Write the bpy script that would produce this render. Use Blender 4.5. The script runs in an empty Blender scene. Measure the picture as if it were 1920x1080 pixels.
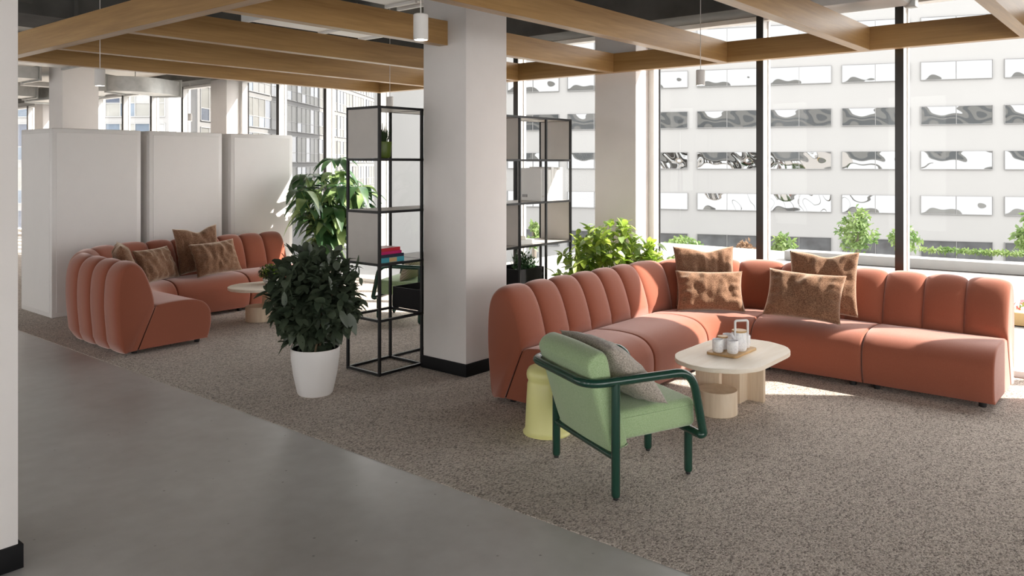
import bpy, bmesh, math, random
from mathutils import Vector, Matrix, noise
R = math.radians
SC = bpy.context.scene
COL = SC.collection

# ------------------------------------------------------------------ materials
def nodes_of(name):
    m = bpy.data.materials.new(name); m.use_nodes = True
    nt = m.node_tree
    return m, nt, nt.nodes['Principled BSDF'], nt.nodes['Material Output']

def N(nt, typ, **kw):
    n = nt.nodes.new(typ)
    for k, v in kw.items():
        if k.startswith('i_'):
            n.inputs[k[2:].replace('_', ' ')].default_value = v
        else:
            setattr(n, k, v)
    return n

def ramp(nt, stops):
    r = nt.nodes.new('ShaderNodeValToRGB')
    e = r.color_ramp.elements
    while len(e) < len(stops): e.new(0.5)
    for el, (p, c) in zip(e, stops):
        el.position = p; el.color = (c[0], c[1], c[2], 1)
    return r

def coords(nt, scale=(1, 1, 1), kind='Object', rot=(0, 0, 0)):
    tc = nt.nodes.new('ShaderNodeTexCoord'); mp = nt.nodes.new('ShaderNodeMapping')
    mp.inputs['Scale'].default_value = scale; mp.inputs['Rotation'].default_value = rot
    nt.links.new(tc.outputs[kind], mp.inputs['Vector'])
    return mp.outputs['Vector']

def plain(name, col, rough=.5, metal=0., spec=.5, coat=0., noise_amt=.04, noise_scale=6., bump=0., bump_scale=200.):
    m, nt, b, out = nodes_of(name)
    b.inputs['Roughness'].default_value = rough; b.inputs['Metallic'].default_value = metal
    b.inputs['Specular IOR Level'].default_value = spec; b.inputs['Coat Weight'].default_value = coat
    v = coords(nt)
    n = N(nt, 'ShaderNodeTexNoise', i_Scale=noise_scale, i_Detail=4.)
    nt.links.new(v, n.inputs['Vector'])
    a = 1 - noise_amt; c = 1 + noise_amt
    r = ramp(nt, [(.3, [x * a for x in col]), (.7, [min(1, x * c) for x in col])])
    nt.links.new(n.outputs['Fac'], r.inputs['Fac']); nt.links.new(r.outputs['Color'], b.inputs['Base Color'])
    if bump:
        n2 = N(nt, 'ShaderNodeTexNoise', i_Scale=bump_scale, i_Detail=2.)
        nt.links.new(v, n2.inputs['Vector'])
        bp = N(nt, 'ShaderNodeBump', i_Strength=bump, i_Distance=.002)
        nt.links.new(n2.outputs['Fac'], bp.inputs['Height']); nt.links.new(bp.outputs['Normal'], b.inputs['Normal'])
    return m

def fabric(name, c0, c1, scale, rough=.9, sheen=.4, sheen_tint=(1, 1, 1), bump=.3, mid=.5, width=.15):
    m, nt, b, out = nodes_of(name)
    b.inputs['Roughness'].default_value = rough; b.inputs['Specular IOR Level'].default_value = .15
    b.inputs['Sheen Weight'].default_value = sheen; b.inputs['Sheen Roughness'].default_value = .45
    b.inputs['Sheen Tint'].default_value = (*sheen_tint, 1)
    v = coords(nt)
    n = N(nt, 'ShaderNodeTexNoise', i_Scale=scale, i_Detail=3., i_Roughness=.65)
    nt.links.new(v, n.inputs['Vector'])
    r = ramp(nt, [(mid - width, c0), (mid + width, c1)])
    nt.links.new(n.outputs['Fac'], r.inputs['Fac']); nt.links.new(r.outputs['Color'], b.inputs['Base Color'])
    bp = N(nt, 'ShaderNodeBump', i_Strength=bump, i_Distance=.002)
    nt.links.new(n.outputs['Fac'], bp.inputs['Height']); nt.links.new(bp.outputs['Normal'], b.inputs['Normal'])
    return m

def wood(name, dark, light, rough=.45, grain=14., stretch=.06, axis=0):
    m, nt, b, out = nodes_of(name)
    sc = [1, 1, 1]; sc[axis] = stretch
    v = coords(nt, tuple(sc))
    n1 = N(nt, 'ShaderNodeTexNoise', i_Scale=grain, i_Detail=6., i_Roughness=.6, i_Distortion=.6)
    n2 = N(nt, 'ShaderNodeTexNoise', i_Scale=grain * 9, i_Detail=3.)
    nt.links.new(v, n1.inputs['Vector']); nt.links.new(v, n2.inputs['Vector'])
    mx = N(nt, 'ShaderNodeMath', operation='MULTIPLY_ADD'); mx.inputs[1].default_value = .3
    nt.links.new(n2.outputs['Fac'], mx.inputs[0]); nt.links.new(n1.outputs['Fac'], mx.inputs[2])
    r = ramp(nt, [(.45, dark), (.85, light)])
    nt.links.new(mx.outputs[0], r.inputs['Fac']); nt.links.new(r.outputs['Color'], b.inputs['Base Color'])
    b.inputs['Roughness'].default_value = rough; b.inputs['Specular IOR Level'].default_value = .45
    bp = N(nt, 'ShaderNodeBump', i_Strength=.08, i_Distance=.002)
    nt.links.new(mx.outputs[0], bp.inputs['Height']); nt.links.new(bp.outputs['Normal'], b.inputs['Normal'])
    return m

def leafy(name, c0, c1, trans=.35, gloss=.12, rough=.35, scale=7.):
    m, nt, b, out = nodes_of(name)
    nt.nodes.remove(b)
    v = coords(nt)
    n = N(nt, 'ShaderNodeTexNoise', i_Scale=scale, i_Detail=2.); nt.links.new(v, n.inputs['Vector'])
    r = ramp(nt, [(.35, c0), (.65, c1)]); nt.links.new(n.outputs['Fac'], r.inputs['Fac'])
    d = N(nt, 'ShaderNodeBsdfDiffuse'); t = N(nt, 'ShaderNodeBsdfTranslucent'); g = N(nt, 'ShaderNodeBsdfGlossy')
    g.inputs['Roughness'].default_value = rough
    nt.links.new(r.outputs['Color'], d.inputs['Color']); nt.links.new(r.outputs['Color'], t.inputs['Color'])
    m1 = N(nt, 'ShaderNodeMixShader'); m1.inputs['Fac'].default_value = trans
    m2 = N(nt, 'ShaderNodeMixShader'); m2.inputs['Fac'].default_value = gloss
    nt.links.new(d.outputs[0], m1.inputs[1]); nt.links.new(t.outputs[0], m1.inputs[2])
    nt.links.new(m1.outputs[0], m2.inputs[1]); nt.links.new(g.outputs[0], m2.inputs[2])
    nt.links.new(m2.outputs[0], out.inputs['Surface'])
    return m

def glass_mat(name, tint=(1, 1, 1), refl=.05):
    m, nt, b, out = nodes_of(name)
    nt.nodes.remove(b)
    t = N(nt, 'ShaderNodeBsdfTransparent'); t.inputs['Color'].default_value = (*tint, 1)
    g = N(nt, 'ShaderNodeBsdfGlossy'); g.inputs['Roughness'].default_value = .02
    f = N(nt, 'ShaderNodeFresnel'); f.inputs['IOR'].default_value = 1.25
    mx = N(nt, 'ShaderNodeMixShader')
    ge = N(nt, 'ShaderNodeNewGeometry'); iv = N(nt, 'ShaderNodeMath', operation='SUBTRACT'); iv.inputs[0].default_value = 1.
    mu = N(nt, 'ShaderNodeMath', operation='MULTIPLY')
    nt.links.new(ge.outputs['Backfacing'], iv.inputs[1]); nt.links.new(iv.outputs[0], mu.inputs[0]); nt.links.new(f.outputs[0], mu.inputs[1])
    nt.links.new(mu.outputs[0], mx.inputs['Fac']); nt.links.new(t.outputs[0], mx.inputs[1]); nt.links.new(g.outputs[0], mx.inputs[2])
    nt.links.new(mx.outputs[0], out.inputs['Surface'])
    return m

def wavy_glass(name, col, wave=.35, scale=.9, rough=.02, dist=.25):
    m, nt, b, out = nodes_of(name)
    b.inputs['Base Color'].default_value = (*col, 1); b.inputs['Metallic'].default_value = 1.
    b.inputs['Roughness'].default_value = rough
    v = coords(nt, kind='Generated')
    v = coords(nt)
    n = N(nt, 'ShaderNodeTexNoise', i_Scale=scale, i_Detail=1.); nt.links.new(v, n.inputs['Vector'])
    bp = N(nt, 'ShaderNodeBump', i_Strength=wave, i_Distance=dist)
    nt.links.new(n.outputs['Fac'], bp.inputs['Height']); nt.links.new(bp.outputs['Normal'], b.inputs['Normal'])
    return m

def emit(name, col, s):
    m, nt, b, out = nodes_of(name)
    b.inputs['Base Color'].default_value = (*col, 1)
    b.inputs['Emission Color'].default_value = (*col, 1); b.inputs['Emission Strength'].default_value = s
    return m

def carpet_mat():
    m, nt, b, out = nodes_of('loop_carpet')
    b.inputs['Roughness'].default_value = 1.; b.inputs['Specular IOR Level'].default_value = .05
    b.inputs['Sheen Weight'].default_value = .15
    v = coords(nt)
    vs = coords(nt, (105, 150, 60))
    vo = N(nt, 'ShaderNodeTexVoronoi', i_Scale=1., i_Randomness=.75); nt.links.new(vs, vo.inputs['Vector'])
    rgb = N(nt, 'ShaderNodeSeparateColor'); nt.links.new(vo.outputs['Color'], rgb.inputs[0])
    big = N(nt, 'ShaderNodeTexNoise', i_Scale=2.2, i_Detail=5.); nt.links.new(v, big.inputs['Vector'])
    mid = N(nt, 'ShaderNodeTexNoise', i_Scale=14., i_Detail=2., i_Roughness=.3); nt.links.new(v, mid.inputs['Vector'])
    a = N(nt, 'ShaderNodeMath', operation='MULTIPLY_ADD'); a.inputs[1].default_value = .22
    nt.links.new(mid.outputs['Fac'], a.inputs[0]); nt.links.new(rgb.outputs[0], a.inputs[2])
    r = ramp(nt, [(.08, (.15, .122, .102)), (.45, (.43, .37, .318)), (1., (.66, .585, .52))])
    nt.links.new(a.outputs[0], r.inputs['Fac'])
    hs = N(nt, 'ShaderNodeMapRange'); hs.inputs['To Min'].default_value = .85; hs.inputs['To Max'].default_value = 1.12
    nt.links.new(big.outputs['Fac'], hs.inputs['Value'])
    mm = N(nt, 'ShaderNodeMix', data_type='RGBA', blend_type='MULTIPLY'); mm.inputs['Factor'].default_value = 1.
    nt.links.new(r.outputs['Color'], mm.inputs[6]); nt.links.new(hs.outputs[0], mm.inputs[7])
    nt.links.new(mm.outputs[2], b.inputs['Base Color'])
    inv = N(nt, 'ShaderNodeMath', operation='SUBTRACT'); inv.inputs[0].default_value = 1.
    nt.links.new(vo.outputs['Distance'], inv.inputs[1])
    bp = N(nt, 'ShaderNodeBump', i_Strength=.9, i_Distance=.006)
    nt.links.new(inv.outputs[0], bp.inputs['Height']); nt.links.new(bp.outputs['Normal'], b.inputs['Normal'])
    return m

def concrete_floor_mat():
    m, nt, b, out = nodes_of('polished_concrete')
    v = coords(nt)
    n1 = N(nt, 'ShaderNodeTexNoise', i_Scale=1.3, i_Detail=7., i_Roughness=.6); nt.links.new(v, n1.inputs['Vector'])
    n2 = N(nt, 'ShaderNodeTexNoise', i_Scale=9., i_Detail=5.); nt.links.new(v, n2.inputs['Vector'])
    a = N(nt, 'ShaderNodeMath', operation='MULTIPLY_ADD'); a.inputs[1].default_value = .4
    nt.links.new(n2.outputs['Fac'], a.inputs[0]); nt.links.new(n1.outputs['Fac'], a.inputs[2])
    r = ramp(nt, [(.45, (.43, .415, .40)), (.95, (.58, .57, .555))]); nt.links.new(a.outputs[0], r.inputs['Fac'])
    vo = N(nt, 'ShaderNodeTexVoronoi', i_Scale=9., i_Randomness=1.); nt.links.new(v, vo.inputs['Vector'])
    pr = ramp(nt, [(.03, (.35, .34, .33)), (.07, (1, 1, 1))]); nt.links.new(vo.outputs['Distance'], pr.inputs['Fac'])
    mm = N(nt, 'ShaderNodeMix', data_type='RGBA', blend_type='MULTIPLY'); mm.inputs['Factor'].default_value = .8
    nt.links.new(r.outputs['Color'], mm.inputs[6]); nt.links.new(pr.outputs['Color'], mm.inputs[7])
    nt.links.new(mm.outputs[2], b.inputs['Base Color'])
    rr = N(nt, 'ShaderNodeMapRange'); rr.inputs['To Min'].default_value = .24; rr.inputs['To Max'].default_value = .42
    nt.links.new(n1.outputs['Fac'], rr.inputs['Value']); nt.links.new(rr.outputs[0], b.inputs['Roughness'])
    bp = N(nt, 'ShaderNodeBump', i_Strength=.03, i_Distance=.01)
    nt.links.new(n2.outputs['Fac'], bp.inputs['Height']); nt.links.new(bp.outputs['Normal'], b.inputs['Normal'])
    return m

def marble_mat():
    m, nt, b, out = nodes_of('marbled_ceramic')
    v = coords(nt)
    n = N(nt, 'ShaderNodeTexNoise', i_Scale=14., i_Detail=6., i_Distortion=2.2); nt.links.new(v, n.inputs['Vector'])
    r = ramp(nt, [(.44, (.86, .86, .88)), (.5, (.72, .72, .76)), (.54, (.87, .87, .88))]); nt.links.new(n.outputs['Fac'], r.inputs['Fac'])
    nt.links.new(r.outputs['Color'], b.inputs['Base Color']); b.inputs['Roughness'].default_value = .25
    return m

def corded(name, c0, c1):
    m, nt, b, out = nodes_of(name)
    v = coords(nt)
    w = N(nt, 'ShaderNodeTexWave', i_Scale=16., i_Distortion=1.5); w.bands_direction = 'DIAGONAL'
    nt.links.new(v, w.inputs['Vector'])
    r = ramp(nt, [(.2, c0), (.7, c1)]); nt.links.new(w.outputs['Fac'], r.inputs['Fac'])
    nt.links.new(r.outputs['Color'], b.inputs['Base Color']); b.inputs['Roughness'].default_value = .95
    return m

M = {}
M['sofa'] = fabric('coral_wool', (.27, .080, .045), (.335, .108, .063), 420., sheen=.9, sheen_tint=(1., .80, .76), bump=.25)
M['gap_shade'] = plain('painted_gap_shade', (.030, .010, .007), .95, spec=.05)  # near-black colour standing in for shade in the sofa gap
M['rust'] = fabric('rust_velvet', (.115, .052, .030), (.275, .152, .090), 130., sheen=.9, sheen_tint=(1., .84, .68), bump=.5, width=.12)
M['green_fab'] = fabric('sage_green_wool', (.265, .40, .19), (.47, .595, .36), 240., sheen=.5, bump=.4, width=.18)
M['grey_fab'] = fabric('flecked_grey_wool', (.22, .195, .165), (.60, .53, .455), 150., sheen=.4, bump=.8, width=.16)
M['corded'] = corded('corded_beige', (.36, .30, .22), (.55, .47, .36))
M['green_paint'] = plain('dark_green_lacquer', (.010, .052, .035), .22, coat=.3)
M['black'] = plain('black_plastic', (.012, .012, .013), .45)
M['shelf_metal'] = plain('black_steel', (.012, .012, .013), .45, .0, spec=.3)
M['panel'] = plain('grey_laminate', (.56, .53, .50), .5)
M['white_wall'] = plain('white_plaster', (.76, .728, .708), .85, noise_amt=.015, bump=.15, bump_scale=420.)
M['white_paint'] = plain('white_lacquer', (.78, .76, .745), .38, noise_amt=.01)
M['pot_white'] = plain('matt_white_plastic', (.80, .78, .77), .45, noise_amt=.01)
M['soil'] = plain('dark_soil', (.025, .020, .017), .95, noise_amt=.5, noise_scale=60., bump=1., bump_scale=90.)
M['oak'] = wood('oak_veneer', (.28, .150, .050), (.47, .285, .112), .36, 9., .05)
M['ash'] = wood('pale_ash', (.82, .72, .58), (.92, .85, .74), .42, 10., .08)
M['ash_v'] = wood('pale_ash_upright', (.62, .49, .35), (.78, .66, .51), .5, 14., .07, axis=2)
M['bamboo'] = wood('bamboo', (.42, .25, .10), (.60, .39, .18), .4, 18., .1)
M['yellow'] = plain('pale_yellow_lacquer', (.78, .76, .32), .35, noise_amt=.01)
M['mustard'] = plain('mustard_lacquer', (.55, .45, .16), .4)
M['base_black'] = plain('black_skirting', (.006, .006, .007), .6, spec=.2)
M['slab'] = plain('dark_concrete', (.085, .083, .078), .9, noise_amt=.25, noise_scale=3., bump=.4, bump_scale=60.)
M['slab_light'] = plain('painted_ceiling', (.68, .66, .63), .9, noise_amt=.03)
M['galv'] = plain('galvanised_steel', (.48, .48, .465), .42, .75, noise_amt=.12, noise_scale=9.)
M['alu'] = plain('grey_aluminium', (.60, .59, .575), .5, .1, noise_amt=.02)
M['alu_white'] = plain('white_aluminium', (.82, .82, .81), .45, noise_amt=.01)
M['mull_dark'] = plain('dark_bronze', (.018, .015, .012), .28, .0, noise_amt=.05)
M['glass'] = glass_mat('clear_glass')
M['carpet'] = carpet_mat()
M['concrete'] = concrete_floor_mat()
M['marble'] = marble_mat()
M['ceramic'] = plain('white_ceramic', (.84, .84, .84), .25, noise_amt=.01)
M['lamp'] = plain('white_lamp_shell', (.66, .64, .62), .5, noise_amt=.01)
M['lamp_glow'] = emit('lamp_glow', (1, .95, .86), 14.)
M['olive'] = plain('olive_plastic', (.085, .13, .012), .45)
M['leaf_dark'] = leafy('laurel_leaf', (.040, .060, .036), (.085, .112, .070), .14, .06, .45)
M['leaf_mid'] = leafy('rubber_leaf', (.030, .095, .034), (.075, .17, .060), .30, .12, .3)
M['leaf_pale'] = leafy('variegated_leaf', (.24, .38, .12), (.42, .55, .24), .35, .12, .35)
M['leaf_lime'] = leafy('lime_leaf', (.17, .32, .02), (.50, .62, .12), .50, .08, .35)
M['leaf_out'] = leafy('street_leaf', (.10, .18, .05), (.22, .30, .10), .4, .04, .5, 2.)
M['leaf_red'] = leafy('russet_leaf', (.20, .12, .07), (.30, .20, .13), .3, .04, .5, 2.)
M['grass_b'] = leafy('grass_blade', (.020, .055, .010), (.05, .11, .02), .25, .05)
M['stem'] = plain('woody_stem', (.14, .10, .06), .8, noise_amt=.2)
M['stem_g'] = plain('green_stem', (.22, .30, .08), .6)
M['bark'] = plain('tree_bark', (.20, .17, .14), .9)
M['paper'] = plain('book_pages', (.72, .68, .60), .9)
M['binder'] = plain('white_binder', (.82, .82, .81), .5, noise_amt=.01)
M['binder_label'] = plain('grey_label', (.30, .30, .31), .6)
M['red'] = plain('red_cover', (.50, .018, .035), .4)
M['magenta'] = plain('magenta_cover', (.50, .010, .13), .4)
M['navy'] = plain('navy_cover', (.012, .016, .04), .4)
M['teal'] = plain('teal_cover', (.05, .32, .40), .4)
M['tan'] = plain('tan_cover', (.55, .38, .18), .5)
M['facade'] = plain('white_facade', (.285, .285, .282), .8, noise_amt=.015, noise_scale=.4)
M['facade2'] = plain('pale_facade', (.31, .31, .31), .8, noise_amt=.02, noise_scale=.4)
M['reflect'] = wavy_glass('mirror_glass', (.225, .232, .236), .22, .42, .01, .5)
M['pane_ground'] = plain('smoked_pane', (.055, .058, .062), .1, noise_amt=.5, noise_scale=.8)
M['facade2_dim'] = plain('pale_facade_sun_dimmed', (.15, .15, .15), .8)  # facade B materials darkened to offset direct sun on the receding face
M['frame_out_dim'] = plain('pale_outer_frame_sun_dimmed', (.21, .21, .21), .6)
M['pane_blue_dim'] = plain('blue_grey_pane_sun_dimmed', (.055, .072, .095), .2, noise_amt=.25, noise_scale=.6)
M['pane_dark_dim'] = plain('pane_dark_dim', (.038, .046, .062), .2, noise_amt=.3, noise_scale=.6)
M['pane_blind_dim'] = plain('pane_blind_dim', (.105, .105, .098), .5, noise_amt=.1, noise_scale=1.2)
M['pane_white_dim'] = plain('white_blind_sun_dimmed', (.135, .137, .137), .5, noise_amt=.05)
M['frame_out'] = plain('pale_outer_frame', (.33, .33, .33), .5)
M['pane_blue'] = plain('blue_grey_pane', (.13, .165, .21), .12, noise_amt=.25, noise_scale=.6)
M['pane_dark'] = plain('slate_pane', (.085, .10, .135), .12, noise_amt=.3, noise_scale=.6)
M['pane_blind'] = plain('pale_blind', (.25, .25, .235), .4, noise_amt=.1, noise_scale=1.2)
M['pane_white'] = plain('white_blind', (.32, .325, .325), .4, noise_amt=.05)
M['paving'] = plain('pale_paving', (.25, .247, .24), .85, noise_amt=.05, noise_scale=1.)
M['outer_wall'] = plain('white_render', (.30, .30, .296), .85, noise_amt=.02)
M['frame_grey'] = plain('grey_frame', (.20, .20, .20), .5)
M['flower'] = plain('pink_petals', (.55, .16, .18), .7, noise_amt=.4, noise_scale=30.)
M['dark_band'] = plain('dark_window_band', (.16, .17, .18), .2)

# ------------------------------------------------------------------ mesh helpers
class MB:
    def __init__(self): self.bm = bmesh.new()
    def mark(self, faces, mi):
        for f in faces: f.material_index = mi
    def box(self, x0, x1, y0, y1, z0, z1, bev=0., mi=0, seg=2):
        b = bmesh.new()
        bmesh.ops.create_cube(b, size=1.)
        for v in b.verts:
            v.co = Vector((x0 + (v.co.x + .5) * (x1 - x0), y0 + (v.co.y + .5) * (y1 - y0), z0 + (v.co.z + .5) * (z1 - z0)))
        if bev: bmesh.ops.bevel(b, geom=list(b.edges), offset=bev, segments=seg, profile=.5, affect='EDGES')
        self.merge(b, mi); return self
    def merge(self, b, mi=0, mat=None):
        mp = {}
        for v in b.verts: mp[v] = self.bm.verts.new(mat @ v.co if mat else v.co)
        for f in b.faces:
            try:
                nf = self.bm.faces.new([mp[v] for v in f.verts]); nf.material_index = mi
            except ValueError: pass
        b.free()
    def rings(self, rings, close=False, cap=True, mi=0):
        vs = [[self.bm.verts.new(p) for p in r] for r in rings]
        n = len(vs[0]); k = len(vs)
        for i in range(k if close else k - 1):
            a, b = vs[i], vs[(i + 1) % k]
            for j in range(n):
                f = self.bm.faces.new((a[j], a[(j + 1) % n], b[(j + 1) % n], b[j])); f.material_index = mi
        if cap and not close:
            f = self.bm.faces.new(list(reversed(vs[0]))); f.material_index = mi
            f = self.bm.faces.new(vs[-1]); f.material_index = mi
        return self
    def tube(self, pts, r, seg=12, closed=False, mi=0, rounded=False):
        pts = [Vector(p) for p in pts]; n = len(pts)
        rs = r if isinstance(r, (list, tuple)) else [r] * n
        T = []
        for i in range(n):
            if closed: d = pts[(i + 1) % n] - pts[i - 1]
            else: d = pts[min(i + 1, n - 1)] - pts[max(i - 1, 0)]
            T.append(d.normalized())
        ref = Vector((0, 0, 1)) if abs(T[0].z) < .9 else Vector((1, 0, 0))
        u = (ref - T[0] * ref.dot(T[0])).normalized()
        rings = []
        for i in range(n):
            u = (u - T[i] * u.dot(T[i])).normalized(); w = T[i].cross(u)
            rings.append([pts[i] + (u * math.cos(2 * math.pi * j / seg) + w * math.sin(2 * math.pi * j / seg)) * rs[i] for j in range(seg)])
        return self.rings(rings, closed, True, mi)
    def lathe(self, prof, seg=32, c=(0, 0, 0), mi=0, cap=True):
        rings = [[Vector((c[0] + r * math.cos(2 * math.pi * j / seg), c[1] + r * math.sin(2 * math.pi * j / seg), c[2] + z)) for j in range(seg)] for r, z in prof]
        return self.rings(rings, False, cap, mi)
    def prism(self, pts, z0, z1, bev=0., mi=0, seg=2):
        b = bmesh.new()
        lo = [b.verts.new((p[0], p[1], z0)) for p in pts]; hi = [b.verts.new((p[0], p[1], z1)) for p in pts]
        b.faces.new(list(reversed(lo))); b.faces.new(hi); n = len(pts)
        ed = []
        for i in range(n): b.faces.new((lo[i], lo[(i + 1) % n], hi[(i + 1) % n], hi[i]))
        if bev:
            b.edges.ensure_lookup_table()
            ed = [e for e in b.edges if abs(e.verts[0].co.z - e.verts[1].co.z) < 1e-6]
            bmesh.ops.bevel(b, geom=ed, offset=bev, segments=seg, profile=.5, affect='EDGES')
        self.merge(b, mi); return self
    def build(self, name, mats, parent=None, loc=(0, 0, 0), rot=(0, 0, 0), smooth=40., fix=True):
        if fix: bmesh.ops.recalc_face_normals(self.bm, faces=self.bm.faces)
        me = bpy.data.meshes.new(name); self.bm.to_mesh(me); self.bm.free()
        for m in (mats if isinstance(mats, (list, tuple)) else [mats]): me.materials.append(M[m])
        if smooth is not None:
            me.shade_smooth()
            if smooth < 179: me.set_sharp_from_angle(angle=R(smooth))
        o = bpy.data.objects.new(name, me); COL.objects.link(o)
        o.location = loc; o.rotation_euler = rot
        if parent: o.parent = parent
        return o

def tag(o, label=None, cat=None, group=None, kind=None):
    if label: o['label'] = label
    if cat: o['category'] = cat
    if group: o['group'] = group
    if kind: o['kind'] = kind
    return o
def thing(name, label, cat, loc=(0, 0, 0), rz=0., group=None, kind=None):
    o = bpy.data.objects.new(name, None); COL.objects.link(o)
    o.location = loc; o.rotation_euler = (0, 0, rz); o.empty_display_size = .1
    return tag(o, label, cat, group, kind)
def copy_tree(o, parent=None):
    c = o.copy(); COL.objects.link(c)
    if parent: c.parent = parent
    for ch in list(o.children): copy_tree(ch, c)
    return c
def box1(name, mat, x0, x1, y0, y1, z0, z1, parent=None, bev=0.):
    """box whose object origin is its centre, so wood grain follows its own axes"""
    cx, cy, cz = (x0 + x1) / 2, (y0 + y1) / 2, (z0 + z1) / 2
    return MB().box(x0 - cx, x1 - cx, y0 - cy, y1 - cy, z0 - cz, z1 - cz, bev).build(name, mat, parent, (cx, cy, cz), smooth=30)

def fillet(pts, r, n=6, closed=False):
    P = [Vector(p) for p in pts]; out = []; k = len(P)
    for i in range(k):
        if not closed and i in (0, k - 1): out.append(P[i]); continue
        a, b, c = P[i - 1], P[i], P[(i + 1) % k]
        rr = r[i] if isinstance(r, (list, tuple)) else r
        d1 = (a - b); d2 = (c - b); t = min(rr, d1.length * .48, d2.length * .48)
        p1 = b + d1.normalized() * t; p2 = b + d2.normalized() * t
        for j in range(n + 1):
            s = j / n; out.append((1 - s) ** 2 * p1 + 2 * s * (1 - s) * b + s * s * p2)
    return out
def smooth_curve(pts, n, closed=False):
    P = [Vector((p[0], p[1], 0)) for p in pts]; out = []; k = len(P)
    for i in range(k if closed else k - 1):
        p0 = P[i - 1] if (closed or i > 0) else P[0]; p1 = P[i]; p2 = P[(i + 1) % k]
        p3 = P[(i + 2) % k] if (closed or i + 2 < k) else P[-1]
        for j in range(n):
            t = j / n
            q = .5 * ((2 * p1) + (p2 - p0) * t + (2 * p0 - 5 * p1 + 4 * p2 - p3) * t * t + (3 * p1 - p0 - 3 * p2 + p3) * t ** 3)
            out.append((q.x, q.y))
    if not closed: out.append((P[-1].x, P[-1].y))
    return out

# ------------------------------------------------------------------ camera
TH = R(39.9); F = 1493.; HZ = 306.5; EYE = 1.6
cam_d = bpy.data.cameras.new('camera'); cam = bpy.data.objects.new('camera', cam_d); COL.objects.link(cam)
cam.location = (0, 0, EYE); cam.rotation_euler = (R(90), 0, TH - R(90))
cam_d.sensor_width = 36.; cam_d.lens = 36. * F / 1920.
cam_d.shift_y = -(540. - HZ) / 1920.; cam_d.clip_end = 500.
SC.camera = cam
cc, ss = math.cos(TH), math.sin(TH)
def at(u, D, v=None):
    a = (u - 960) / F
    p = ((cc + a * ss) * D, (ss - a * cc) * D)
    return (*p, EYE + (HZ - v) / F * D) if v is not None else p

# ------------------------------------------------------------------ room shell
WX = 7.0
tag(MB().box(-5, 2.83, -6, 24, -.3, -.004).build('floor', 'concrete', smooth=30), 'polished grey concrete floor of the walkway', 'floor', kind='structure')
tag(MB().box(2.83, 7.16, -6, 24, -.3, 0.).build('floor', 'carpet', smooth=30), 'flecked brown loop carpet under the lounge seating', 'carpet', kind='structure')
tag(MB().box(-5, 7.16, -6, 9.0, 3.35, 3.6).build('ceiling', 'slab', smooth=30), 'dark bare concrete ceiling above the oak beams', 'ceiling', kind='structure')
tag(MB().box(-5, 7.16, 9.0, 24, 3.1, 3.6).build('ceiling', 'slab_light', smooth=30), 'pale painted ceiling beyond the oak beam grid', 'ceiling', kind='structure')
tag(MB().box(6.57, 7.16, -6, 24, 2.942, 3.35).build('trim_1', 'slab', smooth=30), 'dark concrete edge beam above the window wall', 'beam', kind='structure')
tag(MB().box(-5.2, 7.16, 24, 24.2, -.3, 3.6).build('wall_far', 'white_wall', smooth=30), 'white wall at the far end', 'wall', kind='structure')
mb = MB()
mb.box(-5.2, 7.16, -6.2, -6, -.3, .12); mb.box(-5.2, 7.16, -6.2, -6, 3.1, 3.6)
for x in (-5, -1, 3, 6.9): mb.box(x - .2, x + .2, -6.2, -6, .12, 3.1)  # openings added out of view to let fill light in
tag(mb.build('wall_near', 'white_wall', smooth=30), 'unseen white wall behind the viewpoint with openings added for fill light', 'wall', kind='structure')
tag(MB().box(6.95, 7.25, -6, -.35, -.3, 3.6).build('wall_right', 'white_wall', smooth=30), 'solid white outer wall beyond the last window', 'wall', kind='structure')
mb = MB()
mb.box(-5.2, -5, -6, 24, -.3, .12); mb.box(-5.2, -5, -6, 24, 3.1, 3.6)
for y in range(-6, 25, 3): mb.box(-5.2, -5, y - .85, y + .85, .12, 3.1)  # gaps between the unseen piers sized for the fill light they admit
tag(mb.build('wall_left', 'white_wall', smooth=30), 'unseen white wall opposite the lounge with openings sized for fill light', 'wall', kind='structure')

def column(name, x0, x1, y0, y1, label, top=3.36):
    o = tag(MB().box(x0, x1, y0, y1, 0., top, .006).build(name, 'white_wall', smooth=30), label, 'column', kind='structure')
    MB().box(x0 - .014, x1 + .014, y0 - .014, y1 + .014, 0., .095, .002).build('baseboard', 'base_black', o, smooth=30)
    return o
column('column', 4.355, 4.826, 4.09, 4.55, 'square white column in the middle between shelf and sofa')
column('column', .71, 1.165, 3.52, 3.98, 'white column at the near edge of the walkway')
column('column', 4.355, 4.826, 11.556, 12.02, 'white column rising behind the tall white cabinets', 3.1)
for y0, lab in ((4.078, 'white window column beside the shelf end and bright plant'), (11.55, 'white window column behind the tall cabinets'), (19.02, 'distant white window column near the far end')):
    tag(MB().box(6.77, 7.1, y0, y0 + .482, 0., 3.0, .004).build('column', 'white_wall', smooth=30), lab, 'column', kind='structure')

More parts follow.
